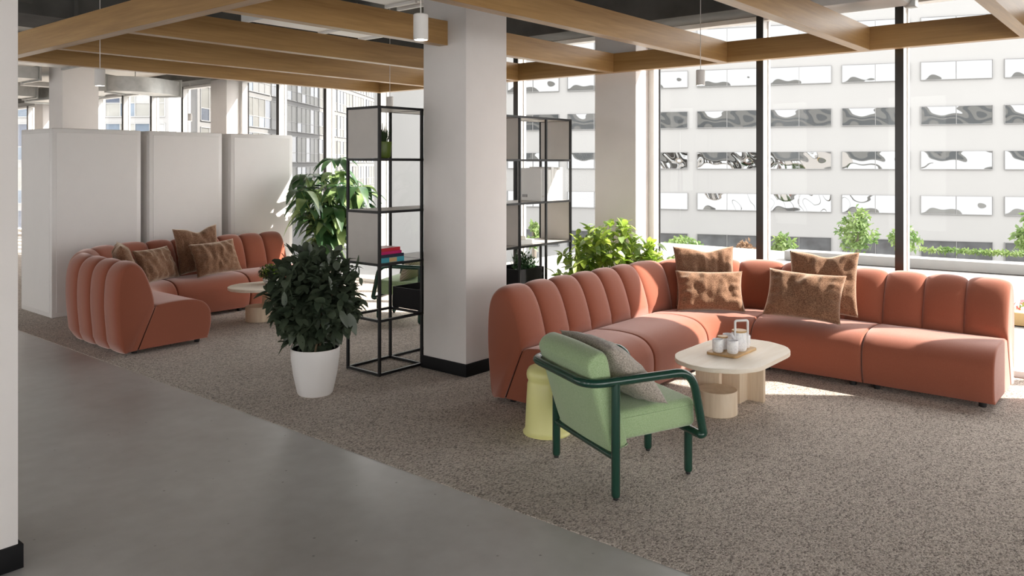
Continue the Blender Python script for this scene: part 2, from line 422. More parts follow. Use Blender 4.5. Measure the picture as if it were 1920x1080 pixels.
# ------------------------------------------------------------------ window wall
BAYS = [[-.35, .565, 1.741, 2.917, 4.078], [4.56, 5.80, 6.99, 8.163, 9.336, 10.50, 11.55], [12.032, 13.40, 14.55, 15.70, 16.85, 18.0, 19.02], [19.50, 20.6, 21.8, 23.0, 24.0]]
def mullion(y, parent, half=.0325, cap=True):
    o = MB().box(WX + .008, WX + .11, y - half, y + half, .04, 2.942).build('mullion', 'alu', parent, smooth=30)
    if cap: MB().box(WX, WX + .0082, y - half, y + half, .04, 2.942).build('front_cap', 'mull_dark', o, smooth=30)
    MB().box(WX + .11, WX + .122, y - half - .012, y + half + .012, .04, 2.942).build('gasket', 'black', o, smooth=30)
wi = 0
for bay in BAYS:
    for a, b in zip(bay[:-1], bay[1:]):
        wi += 1
        mbw = MB().box(WX, WX + .13, a, b, 0., .045); mbw.box(WX + .02, WX + .13, a, b, 2.90, 2.942)
        w = tag(mbw.build('window_%d' % wi, 'alu_white', smooth=30), 'floor to ceiling window pane with slim aluminium frame', 'window', kind='structure', group='windows of the glazed wall')
        g = MB().box(WX + .118, WX + .124, a + .01, b - .01, .04, 2.91).build('glass', 'glass', w, smooth=None)
        mbf = MB()
        mbf.box(WX + .10, WX + .135, a + .01, a + .045, .045, 2.9); mbf.box(WX + .10, WX + .135, b - .045, b - .01, .045, 2.9)
        mbf.build('sash_frame', 'alu_white', w, smooth=30)
        mullion(a if a not in (4.56, 12.032, 19.50, -.35) else a + .0325, w, cap=a not in (4.56, 12.032, 19.50))
        if b in (4.078, 11.55, 19.02): mullion(b - .0325, w, cap=False)

# ------------------------------------------------------------------ oak beam grid
ZB, ZT = 2.503, 2.688
def beam(a0, a1, c0, axis, label):
    w = .09; L = a1 - a0
    if axis == 'x': loc, rz = ((a0 + a1) / 2, c0 + w / 2, (ZB + ZT) / 2), 0.
    else: loc, rz = (c0 + w / 2, (a0 + a1) / 2, (ZB + ZT) / 2), R(90)
    o = MB().box(-L / 2, L / 2, -w / 2, w / 2, (ZB - ZT) / 2, (ZT - ZB) / 2, .002, seg=1).build('oak_beam', 'oak', None, loc, (0, 0, rz), smooth=30)
    return tag(o, label, 'beam', 'oak beams of the ceiling grid', 'structure')
beam(-1.2, 7.88, 6.685, 'y', 'long oak beam running parallel to the window wall')
beam(-1.2, 7.88, 2.44, 'y', 'long oak beam above the edge of the walkway')
for y, lab in ((-.36, 'oak cross beam out beyond the last one in view'), (.775, 'oak cross beam cutting the top corner by the windows'), (1.88, 'oak cross beam meeting the window side beam above the long sofa'),
               (3.085, 'oak cross beam behind the hanging lamp near the windows'), (5.50, 'first oak cross beam beyond the middle column'), (6.73, 'second oak cross beam beyond the middle column'), (7.79, 'outermost oak cross beam closing the far end of the grid')):
    beam(2.53, 6.685, y, 'x', lab)
beam(2.53, 4.355, 4.28, 'x', 'oak cross beam butting the walkway side of the middle column')
beam(4.826, 6.685, 4.28, 'x', 'oak cross beam between the middle column and the window side beam')

# ------------------------------------------------------------------ ceiling services
def duct(name, pts, w, h, label, mat='galv', flange=.9):
    pts = [Vector(p) for p in pts]; n = len(pts)
    def frame(i, ww, hh):
        d = (pts[min(i + 1, n - 1)] - pts[max(i - 1, 0)]).normalized(); s = Vector((-d.y, d.x, 0)).normalized(); u = Vector((0, 0, 1))
        return [pts[i] + s * ww / 2 + u * hh / 2, pts[i] - s * ww / 2 + u * hh / 2, pts[i] - s * ww / 2 - u * hh / 2, pts[i] + s * ww / 2 - u * hh / 2], d
    m = MB().rings([frame(i, w, h)[0] for i in range(n)])
    o = tag(m.build(name, mat, smooth=30), label, 'duct')
    acc = flange
    for i in range(n):
        if i: acc += (pts[i] - pts[i - 1]).length
        if acc >= flange or i == n - 1:
            acc = 0; fr, d = frame(i, w + .05, h + .05)
            MB().rings([[p - d * .015 for p in fr], [p + d * .015 for p in fr]]).build('flange', mat, o, smooth=30)
    for i in (n // 5, (4 * n) // 5):
        top = 3.35 if pts[i].y < 9 else 3.1
        if pts[i].z + h / 2 < top - .01: MB().tube([(pts[i].x, pts[i].y, pts[i].z + h / 2 - .01), (pts[i].x, pts[i].y, top)], .008, 6).build('hanger', 'galv', o)
    return o
def line(a, b, n=8): return [Vector(a).lerp(Vector(b), i / n) for i in range(n + 1)]
duct('air_duct', fillet([(6.08, 12.1, 2.76), (5.45, 11.75, 2.76), (5.05, 12.35, 2.76), (5.45, 13.6, 2.76), (5.3, 15.0, 2.76)], .7, 8), .45, .22, 'curved galvanised air duct above the tall white cabinets')
duct('air_duct', line((1.2, 8.35, 3.12), (6.3, 8.35, 3.12)), .78, .34, 'wide dark duct above the outermost oak beam', 'slab', 1.3)
duct('air_duct', line((4.3, 6.85, 3.1), (5.75, 6.85, 3.1)), .34, .2, 'short pale duct glimpsed between two oak beams', 'alu_white')
duct('air_duct', line((3.7, 5.2, 3.1), (4.85, 5.2, 3.1)), .34, .2, 'short pale duct above the beam at the middle column', 'alu_white')
duct('air_duct', line((.6, 10.3, 2.86), (4.0, 10.3, 2.86)), .6, .16, 'flat galvanised duct beside the column behind the cabinets')
duct('air_duct', line((.6, 12.2, 2.83), (4.2, 12.2, 2.83)), .6, .16, 'flat galvanised duct second from the cabinet column')
duct('air_duct', line((.6, 14.6, 2.80), (5.0, 14.6, 2.80)), .6, .22, 'flat galvanised duct third from the cabinet column')
duct('air_duct', line((.4, 17.4, 2.78), (5.6, 17.4, 2.78)), .6, .24, 'farthest flat galvanised duct near the end wall')
for x, y, z, L, lab in ((4.9, 10.2, 2.93, 1.0, 'slim white ceiling light above the cabinets'), (5.2, 13.6, 2.80, 1.3, 'slim white ceiling light beyond the curved duct')):
    o = tag(MB().box(x - L / 2, x + L / 2, y - .09, y + .09, z, z + .07, .006).build('ceiling_light', 'alu', smooth=30), lab, 'ceiling light')
    MB().box(x - L / 2 + .03, x + L / 2 - .03, y - .06, y + .06, z - .004, z + .004).build('diffuser', 'alu_white', o, smooth=30)
    for dx in (-.35, .35): MB().tube([(x + dx * L, y, z + .07), (x + dx * L, y, 3.1)], .006, 6).build('hanger', 'galv', o)
o = tag(MB().box(6.22, 6.60, 1.55, 2.25, 2.80, 3.0, .03).build('ventilation_unit', 'alu', smooth=30), 'pale metal ventilation box above the window side beam', 'ventilation box')
MB().box(6.56, 6.66, 1.52, 1.60, 2.79, 3.02, .004).build('end_flange', 'galv', o, smooth=30)
for dx in (6.3, 6.5): MB().box(dx - .01, dx + .01, 1.88, 1.92, 3.0, 3.35).build('hanger', 'galv', o, smooth=30)
tag(MB().tube([(6.45, -4, 3.22), (6.45, 3.9, 3.22)], .035, 10).build('ceiling_pipe', 'black'), 'black pipe running along the edge beam by the windows', 'pipe')
for x, y, lab in ((5.2, 4.85, 'dark pipe rising past the beams beside the middle column'), (5.35, 4.95, 'second dark pipe beside the middle column')):
    tag(MB().tube([(x, y, 2.75), (x, y, 3.35)], .04, 12).build('pipe', 'slab'), lab, 'pipe')
tag(MB().tube([(1.2, 7.4, 2.98), (2.55, 7.4, 2.98)], .035, 12).build('pipe', 'slab'), 'dark pipe end showing above the walkway side beam', 'pipe')

# pendants
def pendant(u, D, v_bot, label, r=.036, h=.125, first=[None]):
    x, y, z = at(u, D, v_bot)
    if first[0] is None:
        t = thing('pendant_lamp', label, 'pendant lamp', (x, y, z), 0., 'white cylinder pendants under the ceiling')
        MB().lathe([(r - .004, 0.012), (r - .004, 0), (r, 0), (r, h - .004), (r - .004, h), (.004, h)], 32).build('shade', 'lamp', t)
        MB().lathe([(r - .005, .004), (r - .005, .010)], 32).build('diffuser', 'lamp_glow', t)
        MB().tube([(0, 0, h), (0, 0, 1.)], .0028, 6).build('cord', 'lamp', t)
        first[0] = t
    else:
        t = copy_tree(first[0]); t.location = (x, y, z); t['label'] = label
    for c in t.children:
        if c.name.startswith('cord'):
            c.scale = (1, 1, 1); c.data = c.data.copy()
            top = (3.35 if y < 9 else 3.1) - z
            for vtx in c.data.vertices:
                if vtx.co.z > h + .05: vtx.co.z = top
    return t
pendant(789, 3.85, 75, 'white cylinder pendant hanging in front of the middle column beam')
pendant(187.5, 5.95, 161, 'white cylinder pendant hanging above the walkway side sofa')
pendant(1313.5, 6.5, 160, 'white cylinder pendant hanging before the windows beside the lime plant')
pendant(731, 8.6, 203, 'white cylinder pendant half hidden by the top of the shelf')
pendant(356, 13.2, 227, 'tiny far pendant against the distant windows behind the cabinets')

# ------------------------------------------------------------------ sofas
BACK = smooth_curve([(.108, .035), (.05, .032), (.0, .038), (-.022, .20), (-.036, .40), (-.030, .58), (-.008, .675), (.035, .728), (.085, .742), (.132, .712), (.175, .645), (.215, .540), (.242, .440), (.256, .375)], 4)
SEAT = smooth_curve([(.267, .378), (.30, .392), (.42, .402), (.54, .402), (.64, .390), (.71, .360), (.757, .310), (.776, .250), (.776, .16), (.760, .085), (.742, .040)], 4)
RB = 1.01
def normals2(loop):
    n = len(loop); area = sum(loop[i][0] * loop[(i + 1) % n][1] - loop[(i + 1) % n][0] * loop[i][1] for i in range(n))
    sg = 1 if area > 0 else -1; out = []
    for i in range(n):
        dx = loop[(i + 1) % n][0] - loop[i - 1][0]; dz = loop[(i + 1) % n][1] - loop[i - 1][1]; l = math.hypot(dx, dz) or 1
        out.append((sg * dz / l, -sg * dx / l))
    return out
def place_straight(L): return lambda s, d, z: (s * L, -d, z)
def place_corner(s, d, z):
    a = math.pi / 2 * (1 - s); return ((RB - d) * math.cos(a), -RB + (RB - d) * math.sin(a), z)
def channel_back(place, ntubes, bulge=.036):
    loop = BACK; nl = len(loop); nm = normals2(loop); rings = []
    S = []
    for t in range(ntubes):
        for j in range(13):
            x = -math.cos(math.pi * j / 12)
            if t and j == 0: continue
            S.append(((t + (x + 1) / 2) / ntubes, x))
    for s, x in S:
        b = bulge * (1 - abs(x) ** 2.6) ** .62 - .006 * abs(x) ** 14
        ring = []
        for k, (d, z) in enumerate(loop):
            w = 1.
            if k > nl - 5: w = (nl - 1 - k) / 4.
            if k < 3: w = k / 3. * .3
            if z < .1: w *= max(.25, (z - .03) / .07)
            ring.append(place(s, d + nm[k][0] * b * w, z + nm[k][1] * b * w))
        rings.append(ring)
    return MB().rings(rings)
def seat_pad(place, steps=10, r=.022, ends=.02):
    loop = list(SEAT) + [(.122, .036)]; nl = len(loop); nm = normals2(loop); rings = []
    S = []
    for q in (0, .12, .3, .6, 1): S.append((.0028 / ends * .02 * (1 - q) + ends * q, r * (1 - math.sqrt(1 - (1 - q) ** 2))))
    for i in range(1, steps): S.append((ends + (1 - 2 * ends) * i / steps, 0.))
    for q in (1, .6, .3, .12, 0): S.append((1 - .0028 / ends * .02 * (1 - q) - ends * q, r * (1 - math.sqrt(1 - (1 - q) ** 2))))
    for s, o in S:
        rings.append([place(s, d - nm[k][0] * o * (1 if 0 < k < nl - 2 else 0), z - nm[k][1] * o * (1 if 0 < k < nl - 2 else 0)) for k, (d, z) in enumerate(loop)])
    return MB().rings(rings)
MOD = .82
def shade_strip(place, steps, mx):  # dark strip added to draw the shade between backrest and seat
    rings = []
    for i in range(steps + 1):
        q = mx + (1 - 2 * mx) * i / steps
        rings.append([place(q, d, z) for d, z in ((.250, .368), (.270, .368), (.126, .040), (.106, .040))])
    return MB().rings(rings)
m_seat = seat_pad(place_straight(MOD)).build('seat', 'sofa', smooth=60)
m_back = channel_back(place_straight(MOD), 3).build('backrest', 'sofa', smooth=75)
c_seat = seat_pad(place_corner, 26, ends=.025).build('seat', 'sofa', smooth=60)
c_back = channel_back(place_corner, 4).build('backrest', 'sofa', smooth=75)
m_shade = shade_strip(place_straight(MOD), 1, .010).build('gap_shade_strip', 'gap_shade', smooth=30)
c_shade = shade_strip(place_corner, 24, .008).build('gap_shade_strip', 'gap_shade', smooth=30)
foot0 = MB().lathe([(.022, 0), (.024, .01), (.024, .045)], 16).build('foot', 'black')
protos = [m_shade, c_shade, m_seat, m_back, c_seat, c_back, foot0]
def sofa(label, loc, rz, before, after):
    t = thing('sectional_sofa', label, 'sofa', loc, rz, 'coral channel back corner sofas')
    x, y, a = 0., 0., 0.
    def add(src, lx, ly, ang, lz=0.):
        c = src.copy(); COL.objects.link(c); c.parent = t; c.location = (lx, ly, lz); c.rotation_euler = (0, 0, ang)
    def feet(fn):
        for s in (.1, .9):
            for d in (.12, .68):
                p = fn(s, d, 0)
                q = Matrix.Rotation(a, 2) @ Vector((p[0], p[1])); add(foot0, x + q.x, y + q.y, a)
    for i in range(before): add(m_seat, x, y, a); add(m_back, x, y, a); add(m_shade, x, y, a); feet(place_straight(MOD)); x += MOD
    add(c_seat, x, y, a); add(c_back, x, y, a); add(c_shade, x, y, a); feet(place_corner); x += RB; y -= RB; a = -math.pi / 2
    for i in range(after): add(m_seat, x, y, a); add(m_back, x, y, a); add(m_shade, x, y, a); feet(place_straight(MOD)); y -= MOD
    return t
sofa('coral corner sofa in front of the big windows around the tea table', (4.04, 3.553, 0), 0., 2, 2)
sofa('coral corner sofa in front of the tall white cabinets', (2.993, 6.68, 0), R(90), 1, 2)
for p in protos: bpy.data.objects.remove(p)

# ------------------------------------------------------------------ cushions
def cushion(w, h, t, seed, mat='rust', chop=0., wr=.017, loc=(0, 0, 0), az=0., tilt=20., roll=0., label='', group=None, name='cushion', n=30):
    bm = bmesh.new(); rnd = random.Random(seed); off = Vector((rnd.uniform(0, 50), rnd.uniform(0, 50), 0))
    def P(i, j, side):
        u = -1 + 2 * i / n; v = -1 + 2 * j / n
        pin = .075
        x = w / 2 * u * (1 - pin * (1 - v * v) * abs(u) ** 3); y = h / 2 * v * (1 - pin * (1 - u * u) * abs(v) ** 3)
        m = max(0, (1 - u ** 4) * (1 - v ** 4)); z = t / 2 * (m ** .62) * (.82 + .18 * math.cos(u * 1.5) * math.cos(v * 1.5))
        e = min(1, 3.5 * min(1 - abs(u), 1 - abs(v)) + .0)
        k = noise.noise(Vector((u * 4.2, v * 1.5, side * 3)) + off) + .55 * noise.noise(Vector((u * 9., v * 2.6, side * 5)) + off)
        z += wr * k * e * 1.5
        ee = max(abs(u), abs(v)); z += wr * .9 * math.sin((u if abs(v) > abs(u) else v) * 17 + seed) * max(0, (ee - .55) / .45) * (1 - ee) * 3
        if chop and v > 0:
            g = math.exp(-((u - .1) / .38) ** 2) * v ** 1.5; y -= chop * g; z *= 1 - .35 * g
        return Vector((x, y, z * side))
    grid = {}
    for side in (1, -1):
        for i in range(n + 1):
            for j in range(n + 1):
                edge = i in (0, n) or j in (0, n)
                if side == -1 and edge: grid[(i, j, -1)] = grid[(i, j, 1)]; continue
                p = P(i, j, side)
                if edge: p.z = 0
                grid[(i, j, side)] = bm.verts.new(p)
        for i in range(n):
            for j in range(n):
                q = [grid[(i, j, side)], grid[(i + 1, j, side)], grid[(i + 1, j + 1, side)], grid[(i, j + 1, side)]]
                try: bm.faces.new(q if side == 1 else list(reversed(q)))
                except ValueError: pass
    mb = MB(); mb.bm.free(); mb.bm = bm
    o = mb.build(name, mat, smooth=180)
    a, ti, ro = R(az), R(tilt), R(roll)
    nn = Vector((math.cos(a) * math.cos(ti), math.sin(a) * math.cos(ti), math.sin(ti))); up = Vector((-math.cos(a) * math.sin(ti), -math.sin(a) * math.sin(ti), math.cos(ti)))
    rt = up.cross(nn)
    r2 = rt * math.cos(ro) + up * math.sin(ro); u2 = up * math.cos(ro) - rt * math.sin(ro)
    mt = Matrix((r2, u2, nn)).transposed()
    o.rotation_euler = mt.to_euler()
    low = min((mt @ v.co).z for v in o.data.vertices)
    o.location = (loc[0], loc[1], loc[2] - low)
    return tag(o, label, 'cushion', group)
GR = 'rust velvet cushions on the coral sofas'
cushion(.52, .50, .15, 3, chop=.03, loc=(6.20, 3.06, .41), az=222, tilt=14, label='square rust cushion standing at the back of the window sofa corner', group=GR)
cushion(.545, .34, .15, 5, loc=(6.02, 2.93, .405), az=214, tilt=24, roll=0, label='oblong rust cushion lying in front in the window sofa corner', group=GR)
cushion(.53, .50, .15, 9, chop=.03, loc=(6.37, 2.14, .41), az=184, tilt=14, roll=2, label='square rust cushion behind another on the long side of the window sofa', group=GR)
cushion(.58, .38, .15, 12, loc=(6.12, 2.20, .405), az=186, tilt=24, roll=-2, label='oblong rust cushion in front on the long side of the window sofa', group=GR)
cushion(.46, .46, .15, 21, loc=(3.40, 7.56, .41), az=-20, tilt=15, label='rust cushion seen edge on against the cabinet sofa short side', group=GR)
cushion(.53, .36, .15, 24, loc=(3.93, 8.04, .405), az=296, tilt=26, label='oblong rust cushion lying in the cabinet sofa corner', group=GR)
cushion(.50, .50, .15, 27, chop=.05, loc=(4.45, 8.17, .41), az=268, tilt=12, roll=3, label='square rust cushion with crumpled top standing before the white cabinets', group=GR)
cushion(.54, .37, .15, 31, loc=(4.53, 7.945, .405), az=272, tilt=24, roll=3, label='oblong rust cushion in front of the crumpled one on the cabinet sofa', group=GR)

# ------------------------------------------------------------------ armchairs
def armchair(label, loc, rz):
    t = thing('armchair', label, 'armchair', loc, rz, 'green armchairs with tubular frames')
    r = .0215
    path = fillet([(-.155, .302, .562), (-.155, -.302, .562), (.445, -.302, .566), (.515, -.302, .245), (.50, -.30, .24), (.50, .30, .24), (.515, .302, .245), (.445, .302, .566)],
                  [.11, .11, .10, .05, .06, .06, .05, .10], 7, True)
    MB().tube(path, r, 16, True).build('arm_rail', 'green_paint', t)
    for x, y, z in ((0, -.302, .556), (0, .302, .556), (.512, -.182, .25), (.512, .182, .25)):
        l = MB().lathe([(.012, .012), (.019, .016), (r, .026), (r, z)], 18).build('leg', 'green_paint', t, (x, y, 0))
        MB().lathe([(.010, 0), (.013, .003), (.013, .013)], 14).build('glide', 'black', l)
    MB().tube([(0, -.302, .199), (0, .302, .199)], .017, 14).build('rear_stretcher', 'green_paint', t)
    MB().tube([(0, -.06, .21), (.50, -.06, .236)], .010, 8).build('seat_support', 'green_paint', t)
    # seat
    m = MB().box(0.035, .50, -.262, .262, -.072, .070, .030, seg=4)
    for v in m.bm.verts:
        if v.co.z > .03: v.co.z += .012 * (1 - (abs(v.co.y) / .262) ** 2)
    s = m.build('seat', 'green_fab', t, (0, 0, .325), (0, R(-2.2), 0), smooth=60)
    MB().tube(fillet([(.06, -.2635, .038), (.497, -.2635, .038), (.5015, -.25, .038), (.5015, .25, .038), (.497, .2635, .038), (.06, .2635, .038)], .02, 4), .003, 6).build('piping', 'green_fab', s)
    # back cushion: leaning slab with a folded head roll
    prof = smooth_curve([(-.055, .0), (-.060, .12), (-.060, .30), (-.060, .40), (-.060, .448), (-.050, .470), (-.020, .492), (.030, .498), (.058, .480), (.066, .44), (.060, .375), (.055, .33), (.058, .20), (.055, .06), (.045, .0)], 4)
    nmp = normals2(prof); rings = []
    for y, o in ((-.268, .022), (-.265, .012), (-.255, .005), (-.235, 0), (-.12, -.004), (0, -.006), (.12, -.004), (.235, 0), (.255, .005), (.265, .012), (.268, .022)):
        rings.append([(p[0] - nmp[k][0] * o, y, p[1] - nmp[k][1] * o) for k, p in enumerate(prof)])
    b = MB().rings(rings).build('backrest', 'green_fab', t, (.055, 0, .215), (0, R(-17), 0), smooth=60)
    return t
armchair('green armchair with dark green tubular frame nearest the yellow stool', (3.35, 2.322, 0), R(-25.5))
armchair('green armchair standing behind the open shelf in the sunlight', (5.766, 5.90, 0), R(112.9))
cushion(.575, .43, .16, 41, 'grey_fab', loc=(3.35 + .160 * .9026, 2.322 - .160 * .4305, .396), az=-25.5, tilt=46, roll=-3, wr=.006, label='flecked grey cushion on the green armchair beside the yellow stool', group='cushions on the green armchairs')
ca = R(112.9)
cushion(.46, .27, .13, 45, 'corded', loc=(5.766 + .20 * math.cos(ca), 5.90 + .20 * math.sin(ca), .405), az=112.9, tilt=24, wr=.005, label='corded beige cushion on the armchair behind the shelf', group='cushions on the green armchairs')

# ------------------------------------------------------------------ coffee tables
def stadium(hx, r, n=18):
    P = []
    for i in range(n + 1):
        a = -math.pi / 2 + math.pi * i / n; P.append((hx - r + r * math.cos(a), r * math.sin(a)))
    for i in range(n + 1):
        a = math.pi / 2 + math.pi * i / n; P.append((-hx + r + r * math.cos(a), r * math.sin(a)))
    return P
def coffee_table(label, loc, rz=0.):
    t = thing('coffee_table', label, 'coffee table', loc, rz, 'pale ash coffee tables')
    MB().prism(stadium(.475, .288), .334, .360, .004).build('tabletop', 'ash', t, smooth=40)
    MB().lathe([(.120, 0), (.125, .004), (.125, .150), (.121, .155)], 40).build('drum_base', 'ash_v', t, (-.170, .030, 0))
    box1('leg', 'ash_v', .10, .235, .0, .14, 0., .334, t, .002)
    box1('leg', 'ash_v', .225, .262, -.11, .17, 0., .334, t, .002)
    box1('leg', 'ash_v', -.06, -.02, .07, .24, 0., .334, t, .002)
    return t
TX, TY = 4.934, 2.235
coffee_table('pale ash coffee table carrying the tea tray', (TX, TY, 0))
coffee_table('pale ash coffee table carrying the bowl plant beside the cabinet sofa', (4.715, 7.105, 0), R(-14))

# tea set
def rrect(x0, x1, y0, y1, r, n=5):
    P = []
    for cx, cy, a0 in ((x1 - r, y0 + r, -90), (x1 - r, y1 - r, 0), (x0 + r, y1 - r, 90), (x0 + r, y0 + r, 180)):
        for i in range(n + 1): a = R(a0 + 90 * i / n); P.append((cx + r * math.cos(a), cy + r * math.sin(a)))
    return P
tag(MB().prism(rrect(-.165, .165, -.105, .105, .02), 0, .014, .003).build('tray', 'bamboo', None, (4.955, 2.255, .360), smooth=40), 'bamboo tray under the white tea set', 'tray')
ZT0 = .3735
def cup(x, y, label):
    t = tag(MB().lathe([(.028, 0), (.034, .006), (.0365, .03), (.0365, .078), (.034, .084), (.032, .084), (.032, .05), (.028, .012)], 28).build('cup', 'marble', None, (x, y, ZT0)), label, 'cup', 'white marbled tea cups')
    return t
cup(4.838, 2.297, 'white marbled cup at the corner of the tray toward the sofa seat')
cup(4.862, 2.207, 'white marbled cup at the front corner of the tray')
cup(5.070, 2.215, 'white marbled cup beside the tall teapot toward the long sofa side')
cup(5.030, 2.315, 'white marbled cup hidden behind the tall teapot')
t = tag(MB().lathe([(.026, 0), (.032, .006), (.034, .03), (.034, .070), (.031, .076)], 28).build('lidded_jar', 'marble', None, (4.935, 2.310, ZT0)), 'small marbled jar with bamboo lid behind the cups', 'jar')
MB().lathe([(.033, .076), (.034, .080), (.033, .086), (.004, .088)], 28).build('lid', 'bamboo', t)
tp = tag(MB().lathe([(.040, 0), (.047, .008), (.049, .04), (.049, .112), (.046, .122)], 32).build('teapot', 'marble', None, (4.966, 2.208, ZT0)), 'tall white marbled teapot with bamboo lid and square loop handle', 'teapot')
MB().lathe([(.046, .122), (.048, .126), (.047, .134), (.004, .136)], 32).build('lid', 'bamboo', tp)
hp = fillet([(-.034, .028, .05), (-.034, .028, .20), (.034, -.028, .20), (.034, -.028, .05)], .012, 4)
MB().tube([Vector(p) + Vector((-.012, -.02, 0)) for p in hp], .0075, 10).build('handle', 'ceramic', tp)
MB().tube([(-.046, .012, .085), (-.066, .018, .105), (-.076, .02, .122)], [.012, .009, .007], 12).build('spout', 'marble', tp)

# stool
st = tag(MB().lathe([(.142, 0), (.143, .008), (.136, .014), (.131, .03), (.122, .20), (.117, .290), (.112, .305), (.112, .314), (.119, .326), (.122, .345), (.119, .366), (.108, .385), (.085, .396), (.045, .400), (.004, .400)], 48).build('stool', 'yellow', None, (3.775, 2.885, 0), smooth=50), 'pale yellow bottle cap shaped stool behind the green armchair', 'stool')

# ------------------------------------------------------------------ open shelf
SX = [3.95, 4.385, 4.82, 5.205, 5.61, 6.01, 6.40]; SY0, SY1 = 4.60, 4.972
SX = [3.95, 4.385, 4.835, 5.21, 5.61, 6.005, 6.40]
SZ = [.012, .414, .835, 1.232, 1.630, 2.026]
sh = thing('open_shelf', 'black steel open shelf with grey side panels running behind the column', 'shelf', (SX[0], SY0, 0))
def S_(p): return (p[0] - SX[0], p[1] - SY0, p[2])
e = .0105
for x in SX:
    for y in (SY0, SY1): MB().box(x - SX[0] - e, x - SX[0] + e, y - SY0 - e, y - SY0 + e, 0., SZ[-1] + e, .002, seg=1).build('post', 'shelf_metal', sh, smooth=30)
for z in SZ:
    for y in (SY0, SY1): MB().box(0, SX[-1] - SX[0], y - SY0 - e * .9, y - SY0 + e * .9, z - e * .9, z + e * .9).build('rail', 'shelf_metal', sh, smooth=30)
    for x in SX: MB().box(x - SX[0] - e * .9, x - SX[0] + e * .9, 0, SY1 - SY0, z - e * .9, z + e * .9).build('cross_rail', 'shelf_metal', sh, smooth=30)
def board(i, j, k): # board i..j on level k
    MB().box(SX[i] - SX[0] + e, SX[j] - SX[0] - e, e, SY1 - SY0 - e, SZ[k] - .007, SZ[k] + .009).build('board', 'panel', sh, smooth=30)
for i, j, k in ((0, 1, 2), (1, 2, 2), (2, 3, 2), (3, 4, 2), (4, 5, 2), (5, 6, 2), (0, 1, 3), (1, 2, 3), (3, 4, 3), (4, 5, 3), (5, 6, 3), (0, 1, 4), (0, 1, 5), (1, 2, 5), (2, 3, 5), (3, 4, 5), (4, 5, 5), (5, 6, 5), (4, 5, 4)): board(i, j, k)
def side(i, k): # side panel at post line i between level k and k+1
    MB().box(SX[i] - SX[0] - .008, SX[i] - SX[0] + .008, e, SY1 - SY0 - e, SZ[k] + e, SZ[k + 1] - e).build('side_panel', 'panel', sh, smooth=30)
for i, k in ((0, 4), (0, 2), (2, 4), (2, 2), (4, 4), (4, 2), (6, 4), (6, 2)): side(i, k)

# books on the first bay
def book(x, y, z, w, d, h, rz, cover, label, band=None):
    t = thing('book', label, 'book', (x, y, z), R(rz), 'books lying on the shelf')
    MB().box(0.004, w, .004, d - .003, .003, h - .003).build('pages', 'paper', t, smooth=30)
    m = MB().box(.0, w + .001, 0, d, 0, .003); m.box(0, w + .001, 0, d, h - .003, h); m.box(0, w + .001, 0, .004, .003, h - .003)
    m.build('cover', cover, t, smooth=30)
    if band: MB().box(w * .36, w * .68, -.001, .001, .002, h - .002).build('spine_band', band, t, smooth=30)
    return t
bz = SZ[2] + .0095
book(3.985, 4.625, bz, .235, .17, .036, 0, 'teal', 'teal book with tan spine patch at the bottom of the stack', 'tan')
book(3.992, 4.628, bz + .0362, .228, .165, .024, 0, 'navy', 'navy spined book second in the stack')
book(3.99, 4.630, bz + .0604, .215, .16, .022, 2, 'magenta', 'magenta book below the topmost one in the stack')
book(3.985, 4.632, bz + .0826, .215, .155, .026, 4, 'red', 'red book on top of the stack')
# white binders in the window end bay
x = 6.03
hs = [.315, .315, .30, .325, .31, .295, .32]
gb = 'white binders on the window end shelf'
for i, h in enumerate(hs):
    w = .044
    if i == 0: bx = 5.965; lab = 'white binder showing its broad side with small grey label'; w = .05
    else: bx = 6.025 + (i - 1) * .0475; lab = 'white binder spine upright in the row beside the windows'
    o = tag(MB().box(0, w, 0, .27, 0, h, .002, seg=1).build('binder', 'binder', None, (bx, 4.625, SZ[3] + .0095), smooth=30), lab, 'binder', gb)
    if i == 0:
        m = MB()
        for q in range(3): m.box(-.0012, .0, .17 + q * .022, .187 + q * .022, .035, .062)
        m.build('side_label', 'binder_label', o, smooth=30)
    MB().box(w * .25, w * .75, -.001, .001, h * .12, h * .17).build('spine_label', 'binder_label' if i in (1, 5) else 'paper', o, smooth=30)
    if i: o['label'] = ['', 'first white binder spine beside the broad binder side', 'second white binder spine beside the broad binder side', 'tallest white binder spine in the middle of the row', 'white binder spine just past the tallest one', 'shortest white binder spine near the window end', 'last white binder spine at the window end'][i]
tag(MB().box(0, .24, 0, .20, 0, .045, .003).build('storage_box', 'binder', None, (5.66, 4.66, SZ[2] + .0095), smooth=30), 'low white box lying on the shelf below the binders', 'box')
tag(MB().box(0, .12, 0, .14, 0, .03, .003).build('storage_box', 'paper', None, (5.68, 4.68, SZ[2] + .0555), smooth=30), 'small cream box stacked on the low white box', 'box')

